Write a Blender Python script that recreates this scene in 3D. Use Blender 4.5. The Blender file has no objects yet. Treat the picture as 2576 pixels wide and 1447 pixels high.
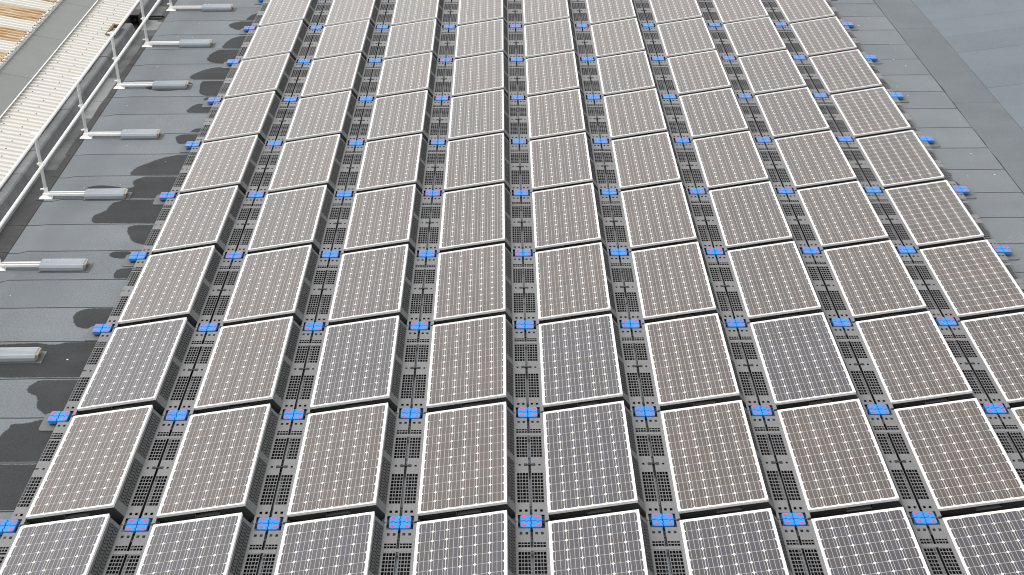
import bpy, bmesh, math, random
from mathutils import Vector, noise, Matrix

R = math.radians
random.seed(7)
sc = bpy.context.scene
COL = sc.collection

# ------------------------------------------------------------------ camera
cam_d = bpy.data.cameras.new('camera')
cam_d.sensor_width = 36.0
cam_d.lens = 36.0 * 3381.98 / 2575.0
cam_d.clip_start = 0.1
cam_d.clip_end = 2000.0
cam = bpy.data.objects.new('camera', cam_d)
cam.location = (5.5669, -11.6871, 9.7655)
cam.rotation_euler = (1.051093, 0.004327, -0.008245)
COL.objects.link(cam)
sc.camera = cam

# ------------------------------------------------------------------ light
SUN_EL, SUN_AZ = R(54), R(-72)          # azimuth from +Y, clockwise: the veiled sun stands to the left of the array
w = bpy.data.worlds.new('World')
sc.world = w
w.use_nodes = True
nt = w.node_tree
nt.nodes.clear()
sky = nt.nodes.new('ShaderNodeTexSky')
sky.sky_type = 'NISHITA'
sky.sun_disc = False
sky.sun_elevation = SUN_EL
sky.sun_rotation = SUN_AZ
sky.air_density = 5.0
sky.dust_density = 1.5
hsv = nt.nodes.new('ShaderNodeHueSaturation')
hsv.inputs['Saturation'].default_value = 0.02     # high thin cloud: the blue is mostly washed out
bg = nt.nodes.new('ShaderNodeBackground')
bg.inputs['Strength'].default_value = 0.15
wo = nt.nodes.new('ShaderNodeOutputWorld')
nt.links.new(sky.outputs[0], hsv.inputs['Color'])
nt.links.new(hsv.outputs[0], bg.inputs['Color'])
nt.links.new(bg.outputs[0], wo.inputs['Surface'])

sun_d = bpy.data.lights.new('sun', 'SUN')
sun_d.energy = 1.4
sun_d.angle = R(24)
sun_d.color = (1.0, 0.972, 0.945)
sun = bpy.data.objects.new('sun', sun_d)
sun.location = (-10, 5, 30)
sdir = Vector((math.sin(SUN_AZ) * math.cos(SUN_EL), math.cos(SUN_AZ) * math.cos(SUN_EL), math.sin(SUN_EL)))
sun.rotation_euler = sdir.to_track_quat('Z', 'Y').to_euler()
COL.objects.link(sun)

sc.view_settings.view_transform = 'Standard'
sc.view_settings.look = 'None'
sc.view_settings.gamma = 1.0
sc.view_settings.use_curve_mapping = False
sc.view_settings.exposure = 0.3
sc.cycles.pixel_filter_type = 'BLACKMAN_HARRIS'
sc.cycles.filter_width = 1.1
sc.cycles.max_bounces = 6
sc.cycles.diffuse_bounces = 3
sc.cycles.glossy_bounces = 3

# ------------------------------------------------------------------ helpers
def tag(o, label=None, cat=None, group=None, kind=None):
    if label: o['label'] = label
    if cat: o['category'] = cat
    if group: o['group'] = group
    if kind: o['kind'] = kind
    return o

def empty(name, loc=(0, 0, 0), rot=(0, 0, 0)):
    o = bpy.data.objects.new(name, None)
    o.empty_display_size = 0.1
    o.location = loc
    o.rotation_euler = rot
    COL.objects.link(o)
    return o

class MB:
    """collects boxes, prisms, tubes into one mesh"""
    def __init__(s):
        s.v, s.f, s.m = [], [], []
    def poly(s, pts, mi=0):
        b = len(s.v)
        s.v += [tuple(p) for p in pts]
        s.f.append(tuple(range(b, b + len(pts))))
        s.m.append(mi)
    def box(s, x0, y0, z0, x1, y1, z1, mi=0):
        b = len(s.v)
        s.v += [(x0, y0, z0), (x1, y0, z0), (x1, y1, z0), (x0, y1, z0), (x0, y0, z1), (x1, y0, z1), (x1, y1, z1), (x0, y1, z1)]
        for q in ((0, 3, 2, 1), (4, 5, 6, 7), (0, 1, 5, 4), (1, 2, 6, 5), (2, 3, 7, 6), (3, 0, 4, 7)):
            s.f.append(tuple(b + i for i in q)); s.m.append(mi)
    def hexa(s, p, mi=0):
        b = len(s.v)
        s.v += [tuple(q) for q in p]
        for q in ((0, 3, 2, 1), (4, 5, 6, 7), (0, 1, 5, 4), (1, 2, 6, 5), (2, 3, 7, 6), (3, 0, 4, 7)):
            s.f.append(tuple(b + i for i in q)); s.m.append(mi)
    def prism(s, pts, z0, z1, mi=0, bev=0.0):
        """vertical prism over a ccw outline; bev insets the top edge"""
        n = len(pts)
        if bev > 0:
            top = inset(pts, bev)
            b = len(s.v)
            s.v += [(x, y, z0) for x, y in pts] + [(x, y, z1 - bev) for x, y in pts] + [(x, y, z1) for x, y in top]
            for k in range(2):
                for i in range(n):
                    j = (i + 1) % n
                    s.f.append((b + k * n + i, b + k * n + j, b + k * n + n + j, b + k * n + n + i)); s.m.append(mi)
            s.f.append(tuple(b + 2 * n + i for i in range(n))); s.m.append(mi)
        else:
            b = len(s.v)
            s.v += [(x, y, z0) for x, y in pts] + [(x, y, z1) for x, y in pts]
            for i in range(n):
                j = (i + 1) % n
                s.f.append((b + i, b + j, b + n + j, b + n + i)); s.m.append(mi)
            s.f.append(tuple(b + n + i for i in range(n))); s.m.append(mi)
            s.f.append(tuple(b + i for i in reversed(range(n)))); s.m.append(mi)
    def extrude_y(s, prof, y0, y1, mi=0, caps=True):
        """profile in (x, z), clockwise seen from -y so that it is closed"""
        n = len(prof); b = len(s.v)
        s.v += [(x, y0, z) for x, z in prof] + [(x, y1, z) for x, z in prof]
        for i in range(n):
            j = (i + 1) % n
            s.f.append((b + i, b + j, b + n + j, b + n + i)); s.m.append(mi)
        if caps:
            s.f.append(tuple(b + i for i in reversed(range(n)))); s.m.append(mi)
            s.f.append(tuple(b + n + i for i in range(n))); s.m.append(mi)
    def tube(s, a, c, r, n=10, mi=0):
        a, c = Vector(a), Vector(c)
        d = (c - a).normalized()
        u = d.orthogonal().normalized(); t = d.cross(u)
        b = len(s.v)
        for p in (a, c):
            for i in range(n):
                q = p + (u * math.cos(2 * math.pi * i / n) + t * math.sin(2 * math.pi * i / n)) * r
                s.v.append(tuple(q))
        for i in range(n):
            j = (i + 1) % n
            s.f.append((b + i, b + j, b + n + j, b + n + i)); s.m.append(mi)
        s.f.append(tuple(b + i for i in reversed(range(n)))); s.m.append(mi)
        s.f.append(tuple(b + n + i for i in range(n))); s.m.append(mi)
    def mesh(s, name, mats, smooth=False, fix=True):
        me = bpy.data.meshes.new(name)
        me.from_pydata(s.v, [], s.f)
        for m in (mats if isinstance(mats, (list, tuple)) else [mats]):
            me.materials.append(m)
        for p, mi in zip(me.polygons, s.m):
            p.material_index = mi
            p.use_smooth = smooth
        if fix:
            bm = bmesh.new(); bm.from_mesh(me)
            bmesh.ops.recalc_face_normals(bm, faces=bm.faces)
            bm.to_mesh(me); bm.free()
        me.update()
        return me

def inset(pts, d):
    n = len(pts); out = []
    for i in range(n):
        p0, p1, p2 = Vector(pts[i - 1]), Vector(pts[i]), Vector(pts[(i + 1) % n])
        e1 = (p1 - p0); e2 = (p2 - p1)
        e1 = e1.normalized() if e1.length > 1e-9 else e2.normalized()
        e2 = e2.normalized() if e2.length > 1e-9 else e1
        n1 = Vector((-e1.y, e1.x)); n2 = Vector((-e2.y, e2.x))
        m = n1 + n2
        m = m / max(0.4, m.dot(n1)) if m.length > 1e-6 else n1
        out.append(tuple(p1 + m * d))
    return out

def link(name, me, parent=None, loc=(0, 0, 0), rot=(0, 0, 0)):
    o = bpy.data.objects.new(name, me)
    o.location = loc
    o.rotation_euler = rot
    if parent: o.parent = parent
    COL.objects.link(o)
    return o

def copy_tree(o, parent=None):
    c = o.copy(); COL.objects.link(c); c.parent = parent
    for ch in KIDS.get(o.name, ()):
        copy_tree(ch, c)
    return c

KIDS = {}
def register(o):
    """remember the children of a prototype so that copying stays linear"""
    KIDS[o.name] = list(o.children)
    for c in o.children:
        register(c)

# ------------------------------------------------------------------ materials
def mat(name):
    m = bpy.data.materials.new(name); m.use_nodes = True
    n = m.node_tree.nodes; l = m.node_tree.links
    return m, n, l, n['Principled BSDF']

def simple(name, col, rough=0.5, metal=0.0, var=0.12, scale=9.0, bump=0.0, spec=0.5, coat=0.0):
    m, n, l, b = mat(name)
    tc = n.new('ShaderNodeTexCoord'); nz = n.new('ShaderNodeTexNoise')
    nz.inputs['Scale'].default_value = scale; nz.inputs['Detail'].default_value = 6; nz.inputs['Roughness'].default_value = 0.65
    l.new(tc.outputs['Object'], nz.inputs['Vector'])
    oi = n.new('ShaderNodeObjectInfo')
    add = n.new('ShaderNodeMath'); add.operation = 'MULTIPLY_ADD'
    l.new(oi.outputs['Random'], add.inputs[0]); add.inputs[1].default_value = 0.35; l.new(nz.outputs['Fac'], add.inputs[2])
    mr = n.new('ShaderNodeMapRange')
    mr.inputs['From Min'].default_value = 0.3; mr.inputs['From Max'].default_value = 1.0
    mr.inputs['To Min'].default_value = 1.0 - var; mr.inputs['To Max'].default_value = 1.0 + var
    l.new(add.outputs[0], mr.inputs['Value'])
    mx = n.new('ShaderNodeVectorMath'); mx.operation = 'SCALE'
    mx.inputs[0].default_value = col
    l.new(mr.outputs[0], mx.inputs['Scale'])
    l.new(mx.outputs[0], b.inputs['Base Color'])
    b.inputs['Roughness'].default_value = rough
    b.inputs['Metallic'].default_value = metal
    b.inputs['Specular IOR Level'].default_value = spec
    b.inputs['Coat Weight'].default_value = coat
    if bump:
        bp = n.new('ShaderNodeBump'); bp.inputs['Strength'].default_value = bump; bp.inputs['Distance'].default_value = 0.01
        l.new(nz.outputs['Fac'], bp.inputs['Height']); l.new(bp.outputs[0], b.inputs['Normal'])
    return m

def felt(name, base, mottle=0.07, grain=0.24, rough=0.95, stains=True, alpha=False, spec=0.18, streak=None):
    """mineral roofing felt: granules, mottling, a few rusty and pale marks"""
    m, n, l, b = mat(name)
    tc = n.new('ShaderNodeTexCoord')
    oi = n.new('ShaderNodeObjectInfo')
    def nz(scale, detail=4, rough_=0.6, vec=None):
        t = n.new('ShaderNodeTexNoise'); t.inputs['Scale'].default_value = scale
        t.inputs['Detail'].default_value = detail; t.inputs['Roughness'].default_value = rough_
        l.new(vec or tc.outputs['Object'], t.inputs['Vector'])
        return t.outputs['Fac']
    def mrange(v, a, c, lo, hi):
        t = n.new('ShaderNodeMapRange')
        for k, x in zip(('From Min', 'From Max', 'To Min', 'To Max'), (a, c, lo, hi)): t.inputs[k].default_value = x
        l.new(v, t.inputs['Value']); return t.outputs[0]
    def mul(a, c):
        t = n.new('ShaderNodeMath'); t.operation = 'MULTIPLY'; l.new(a, t.inputs[0]); l.new(c, t.inputs[1]); return t.outputs[0]
    mp = n.new('ShaderNodeMapping'); mp.inputs['Scale'].default_value = (0.35, 2.2, 1.0)
    l.new(tc.outputs['Object'], mp.inputs['Vector'])
    f = mul(mrange(nz(1.3, 5), 0.3, 0.7, 1 - mottle, 1 + mottle), mrange(nz(42, 2, 0.75), 0.28, 0.72, 1 - grain, 1 + grain))
    f = mul(f, mrange(nz(1.0, 4, 0.6, mp.outputs[0]), 0.3, 0.7, 1 - mottle * 0.5, 1 + mottle * 0.5))
    f = mul(f, mrange(oi.outputs['Random'], 0, 1, 0.95, 1.05))
    sv = n.new('ShaderNodeVectorMath'); sv.operation = 'SCALE'; sv.inputs[0].default_value = base
    l.new(f, sv.inputs['Scale'])
    out = sv.outputs[0]
    if stains:
        mk = mrange(nz(0.55, 3, 0.55), 0.66, 0.78, 0.0, 0.35)
        mx = n.new('ShaderNodeMix'); mx.data_type = 'RGBA'
        l.new(mk, mx.inputs['Factor']); l.new(out, mx.inputs[6])
        mx.inputs[7].default_value = (base[0] * 1.08, base[1] * 0.99, base[2] * 0.84, 1)
        out = mx.outputs[2]
    l.new(out, b.inputs['Base Color'])
    b.inputs['Roughness'].default_value = rough
    b.inputs['Specular IOR Level'].default_value = spec
    bp = n.new('ShaderNodeBump'); bp.inputs['Strength'].default_value = 0.35; bp.inputs['Distance'].default_value = 0.004
    l.new(nz(150, 2, 0.7), bp.inputs['Height']); l.new(bp.outputs[0], b.inputs['Normal'])
    if alpha:
        at = n.new('ShaderNodeAttribute'); at.attribute_name = 'wet'
        e = mrange(nz(26, 4, 0.7), 0.25, 0.75, -0.35, 0.35)
        ad = n.new('ShaderNodeMath'); ad.operation = 'ADD'; l.new(at.outputs['Fac'], ad.inputs[0]); l.new(e, ad.inputs[1])
        l.new(mrange(ad.outputs[0], 0.35, 0.75, 0.0, 0.96), b.inputs['Alpha'])
    return m

M = {}
M['felt'] = felt('felt_dry', (0.186, 0.203, 0.217))
M['felt_right'] = felt('felt_border', (0.148, 0.165, 0.179))
M['felt_slope'] = felt('felt_slope', (0.162, 0.187, 0.209), mottle=0.04, grain=0.14, stains=False)
M['felt_kerb'] = felt('felt_kerb', (0.175, 0.183, 0.19), mottle=0.2)
M['felt_gully_wet'] = felt('felt_gully_wet', (0.056, 0.056, 0.058), mottle=0.3, rough=0.65)
M['felt_gully_dry'] = felt('felt_gully_dry', (0.26, 0.265, 0.268), mottle=0.16, grain=0.1)
M['felt_gully_mid'] = felt('felt_gully_mid', (0.125, 0.127, 0.13), mottle=0.3, grain=0.14)
M['wet'] = felt('felt_wet', (0.047, 0.049, 0.051), mottle=0.16, grain=0.22, rough=0.8, stains=False, alpha=True, spec=0.2)
M['bitumen'] = simple('bitumen', (0.018, 0.018, 0.019), 0.8)
M['plastic'] = simple('grey_plastic', (0.184, 0.182, 0.188), 0.42, var=0.14, scale=14, bump=0.05)
M['plastic_pad'] = simple('pale_grey_plastic', (0.135, 0.14, 0.142), 0.6, var=0.1)
M['dark'] = simple('grey_plastic_shaded', (0.036, 0.038, 0.037), 0.6, var=0.25)  # tray grey darkened, shade of the panel gaps put into the colour
M['hole_shade'] = simple('hole_shade_black', (0.012, 0.012, 0.012), 1.0, var=0.2, spec=0.04)  # depth shade below the grilles, put into the colour
M['black'] = simple('black_plastic', (0.014, 0.014, 0.015), 0.55, var=0.25)
M['louvre'] = simple('louvre_plastic', (0.075, 0.077, 0.08), 0.5, var=0.25)
M['alu'] = simple('anodised_frame', (0.87, 0.86, 0.85), 0.4, var=0.05)
M['galv'] = simple('galvanised_tube', (0.9, 0.9, 0.89), 0.38, var=0.1, scale=20)
M['galv_post'] = simple('galvanised_post', (0.6, 0.61, 0.61), 0.45, var=0.14, scale=20)
M['cw'] = simple('recycled_counterweight', (0.33, 0.365, 0.40), 0.42, var=0.12, scale=6)
M['cw_end'] = simple('counterweight_end', (0.42, 0.38, 0.30), 0.6, var=0.2)
M['blue'] = simple('blue_plastic', (0.03, 0.25, 0.68), 0.3, var=0.12, scale=30)
M['red'] = simple('red_plastic', (0.70, 0.06, 0.075), 0.4, var=0.15)
M['backsheet'] = simple('white_backsheet', (0.80, 0.785, 0.765), 0.35, var=0.04, coat=0.8)
M['ribbon'] = simple('tinned_ribbon', (0.64, 0.62, 0.60), 0.4, var=0.05, coat=0.8)
M['cap_grey'] = simple('grey_capping', (0.2, 0.208, 0.203), 0.7, var=0.1, scale=2.0)
M['trim'] = simple('white_trim', (0.76, 0.77, 0.75), 0.5, var=0.08)
M['foam'] = simple('foam_filler', (0.70, 0.70, 0.69), 0.9, var=0.2, scale=25)
M['brown'] = simple('weathered_brown', (0.16, 0.105, 0.065), 0.8, var=0.4, scale=12)
M['ground'] = simple('yard_ground', (0.11, 0.11, 0.105), 0.9, var=0.2, scale=0.3)
M['wall'] = simple('cladding', (0.3, 0.3, 0.29), 0.7, var=0.1)

def cell_mat(name, col):
    m, n, l, b = mat(name)
    oi = n.new('ShaderNodeObjectInfo'); tc = n.new('ShaderNodeTexCoord')
    wn = n.new('ShaderNodeTexWhiteNoise'); wn.noise_dimensions = '1D'
    l.new(oi.outputs['Random'], wn.inputs['W'])
    cr = n.new('ShaderNodeValToRGB')
    e = cr.color_ramp.elements
    c = Vector(col)
    stops = [(0.0, c * 0.80), (0.35, Vector((c.x * 1.12, c.y * 0.98, c.z * 0.92))), (0.6, Vector((c.x * 0.96, c.y * 1.0, c.z * 1.0))), (0.8, Vector((c.x * 0.92, c.y * 0.98, c.z * 1.14))), (1.0, c * 1.22)]
    e[0].position = 0; e[0].color = (*stops[0][1], 1)
    e[1].position = 1; e[1].color = (*stops[-1][1], 1)
    for p, cc in stops[1:-1]:
        q = e.new(p); q.color = (*cc, 1)
    l.new(oi.outputs['Random'], cr.inputs[0])
    nz = n.new('ShaderNodeTexNoise'); nz.inputs['Scale'].default_value = 1.9; nz.inputs['Detail'].default_value = 5
    ge = n.new('ShaderNodeNewGeometry'); l.new(ge.outputs['Position'], nz.inputs['Vector'])     # dust drifts over whole panels
    mr = n.new('ShaderNodeMapRange'); mr.inputs['From Min'].default_value = 0.3; mr.inputs['From Max'].default_value = 0.7
    mr.inputs['To Min'].default_value = 0.82; mr.inputs['To Max'].default_value = 1.2
    l.new(nz.outputs['Fac'], mr.inputs['Value'])
    sv = n.new('ShaderNodeVectorMath'); sv.operation = 'SCALE'
    l.new(cr.outputs[0], sv.inputs[0]); l.new(mr.outputs[0], sv.inputs['Scale'])
    l.new(sv.outputs[0], b.inputs['Base Color'])
    b.inputs['Roughness'].default_value = 0.5
    b.inputs['Specular IOR Level'].default_value = 0.3
    b.inputs['Coat Weight'].default_value = 1.0           # the laminated glass over the cell
    b.inputs['Coat Roughness'].default_value = 0.16
    b.inputs['Coat IOR'].default_value = 1.72
    b.inputs['Sheen Weight'].default_value = 0.3        # lightens panels at grazing angles, standing in for sky reflection
    b.inputs['Sheen Roughness'].default_value = 0.3
    b.inputs['Sheen Tint'].default_value = (1.0, 0.94, 0.88, 1)
    return m
M['cell_a'] = cell_mat('cell_brown', (0.057, 0.040, 0.034))
M['cell_b'] = cell_mat('cell_grey', (0.048, 0.036, 0.033))
M['cell_c'] = cell_mat('cell_slate', (0.028, 0.025, 0.033))

def sheet_mat(name, cream, rust=0.0):
    m, n, l, b = mat(name)
    tc = n.new('ShaderNodeTexCoord')
    mp = n.new('ShaderNodeMapping'); mp.inputs['Scale'].default_value = (0.45, 9.0, 1.0)
    l.new(tc.outputs['Object'], mp.inputs['Vector'])
    nz = n.new('ShaderNodeTexNoise'); nz.inputs['Scale'].default_value = 2.6; nz.inputs['Detail'].default_value = 7; nz.inputs['Roughness'].default_value = 0.68
    l.new(mp.outputs[0], nz.inputs['Vector'])
    cr = n.new('ShaderNodeValToRGB'); e = cr.color_ramp.elements
    c = cream
    if rust:
        st = [(0.3, (0.66, 0.61, 0.50)), (0.44, (0.55, 0.46, 0.33)), (0.49, (0.56, 0.38, 0.19)), (0.56, (0.36, 0.19, 0.09)), (0.65, (0.60, 0.46, 0.26)), (0.8, (0.32, 0.31, 0.28))]
    else:
        st = [(0.25, tuple(x * 0.86 for x in c)), (0.5, c), (0.62, (c[0], c[1] * 0.985, c[2] * 0.95)), (0.8, tuple(min(0.85, x * 1.07) for x in c))]
    e[0].position = st[0][0]; e[0].color = (*st[0][1], 1)
    e[1].position = st[-1][0]; e[1].color = (*st[-1][1], 1)
    for p, cc in st[1:-1]:
        q = e.new(p); q.color = (*cc, 1)
    l.new(nz.outputs['Fac'], cr.inputs[0]); l.new(cr.outputs[0], b.inputs['Base Color'])
    b.inputs['Roughness'].default_value = 0.55
    return m
M['cream'] = sheet_mat('cream_sheet', (0.68, 0.665, 0.625))
M['white_sheet'] = sheet_mat('white_sheet', (0.68, 0.67, 0.63))
M['rust_sheet'] = sheet_mat('rust_sheet', (0.5, 0.4, 0.3), 1.0)

# ------------------------------------------------------------------ main roof
A, B = 1.4592, 2.0992            # column and row pitch of the array
NC = 9
def jit(x, y, k, amp): return amp * noise.noise((x * 1.7, y * 3.1, k))

ground = MB(); ground.box(-900, -900, -10.4, 900, 900, -10.0)
tag(link('ground', ground.mesh('ground', M['ground'])), kind='structure')

body = MB(); body.box(-2.9, -9.0, -9.98, 34.0, 30.0, -0.01)
tag(link('main_building', body.mesh('main_building', [M['wall']])), 'grey clad building carrying the flat felt roof with the panels', 'building')
roof = empty('flat_roof'); tag(roof, kind='structure')
deck = MB(); deck.box(-2.52, -8.95, -0.0095, 15.02, 29.95, -0.0035)
link('bitumen_bed', deck.mesh('bitumen_bed', M['bitumen']), roof)

SEAMS = [-8.3 + .905 * i for i in range(10)] + [0.75 - .4] + [1.255, 2.18, 3.07, 3.99, 4.90, 5.713, 6.621, 7.52, 8.43, 9.345, 10.25, 11.17, 12.09, 12.98, 13.87, 14.785, 15.69, 16.606, 17.54, 18.44] + [19.35 + .905 * i for i in range(11)]
SEAMS = sorted(SEAMS)
XL, XR = -2.06, 14.17
def seam_y(i, x):
    y = SEAMS[i]
    d = jit(x, y, 3.3, 0.010) + 0.006 * noise.noise((x * 9, y, 1.0))
    if x < -1.78:                                   # the lap turns down towards the gully
        t = min(1.0, (-1.78 - x) / 0.12)
        d -= 0.07 * t * (0.4 + 0.6 * ((i * 7) % 3 > 0))
    return y + d
XS = [XL, -1.99, -1.93, -1.86, -1.78, -1.7] + [-1.4 + .3 * i for i in range(52)] + [XR]
sheets = []
for i in range(len(SEAMS) - 1):
    m = MB(); n = len(XS)
    b = 0
    lo = [(x, seam_y(i, x) + 0.011) for x in XS]
    hi = [(x, seam_y(i + 1, x) - 0.011) for x in XS]
    for z in (-0.003, 0.0):
        m.v += [(x, y, z) for x, y in lo] + [(x, y, z) for x, y in hi]
    for k in range(n - 1):
        m.f.append((2 * n + k, 2 * n + k + 1, 3 * n + k + 1, 3 * n + k)); m.m.append(0)
        m.f.append((k, k + 1, 2 * n + k + 1, 2 * n + k)); m.m.append(0)
        m.f.append((n + k + 1, n + k, 3 * n + k, 3 * n + k + 1)); m.m.append(0)
    m.f.append((0, 2 * n, 3 * n, n)); m.m.append(0)
    m.f.append((n - 1, 2 * n - 1, 4 * n - 1, 3 * n - 1)); m.m.append(0)
    o = link('felt_sheet', m.mesh('felt_sheet', M['felt'], fix=False), roof)
    sheets.append((SEAMS[i], SEAMS[i + 1], o))

# border strip on the right, in lengths
ys = [-8.9, -4.1, 0.3, 4.45, 7.9, 12.35, 16.7, 21.0, 25.4, 29.9]
for y0, y1 in zip(ys, ys[1:]):
    m = MB(); K = 12
    for k in range(K):
        ya, yb = y0 + 0.004 + (y1 - y0 - 0.008) * k / K, y0 + 0.004 + (y1 - y0 - 0.008) * (k + 1) / K
        xa, xb = XR + 0.014 + jit(2, ya, 8, 0.02), XR + 0.014 + jit(2, yb, 8, 0.02)
        m.hexa([(xa, ya, -.003), (15.05, ya, -.003), (15.05, yb, -.003), (xb, yb, -.003), (xa, ya, .004), (15.05, ya, .004), (15.05, yb, .004), (xb, yb, .004)])
    link('border_sheet', m.mesh('border_sheet', M['felt_right'], fix=False), roof)

# the pale roof slope rising to the right of the border strip
slope = empty('roof_slope'); tag(slope, kind='structure')
tl = math.tan(R(7))
for k, y0 in enumerate([-8.9 + 1.0 * i for i in range(39)]):
    x0, x1 = 15.053, 34.0
    y1 = min(29.9, y0 + 1.0)
    g = 0.0015
    m = MB()
    m.hexa([(x0, y0 + g, 0.002), (x1, y0 + g, 0.002 + (x1 - x0) * tl - .01), (x1, y1 - g, 0.002 + (x1 - x0) * tl - .01), (x0, y1 - g, 0.002),
            (x0 + .002, y0 + g, 0.012 + jit(1, y0, 2, .003)), (x1, y0 + g, 0.012 + (x1 - x0) * tl), (x1, y1 - g, 0.012 + (x1 - x0) * tl), (x0 + .002, y1 - g, 0.012 + jit(1, y0, 2, .003))])
    link('slope_sheet', m.mesh('slope_sheet', M['felt_slope'], fix=False), slope)
m = MB(); m.hexa([(15.06, -8.9, -0.005), (34, -8.9, -0.005), (34, 29.9, -0.005), (15.06, 29.9, -0.005), (15.06, -8.9, 0.0), (34, -8.9, 18.94 * tl - .012), (34, 29.9, 18.94 * tl - .012), (15.06, 29.9, 0.0)])
link('slope_deck', m.mesh('slope_deck', M['bitumen']), slope)

# pale grit and droppings scattered on the felt
m = MB(); rg = random.Random(5)
for k in range(40):
    x, y = (rg.uniform(-2.0, -.3), rg.uniform(0, 18)) if k % 2 else (rg.uniform(13.3, 14.1), rg.uniform(4, 18))
    s_ = rg.choice([.006, .008, .008, .011, .016])
    n_ = 6
    m.prism([(x + s_ * math.cos(6.283 * i / n_) * rg.uniform(.6, 1.2), y + s_ * math.sin(6.283 * i / n_) * rg.uniform(.6, 1.2)) for i in range(n_)], 0.0005, .007)
o = link('grit', m.mesh('grit', M['foam']), roof); o['kind'] = 'stuff'
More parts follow.
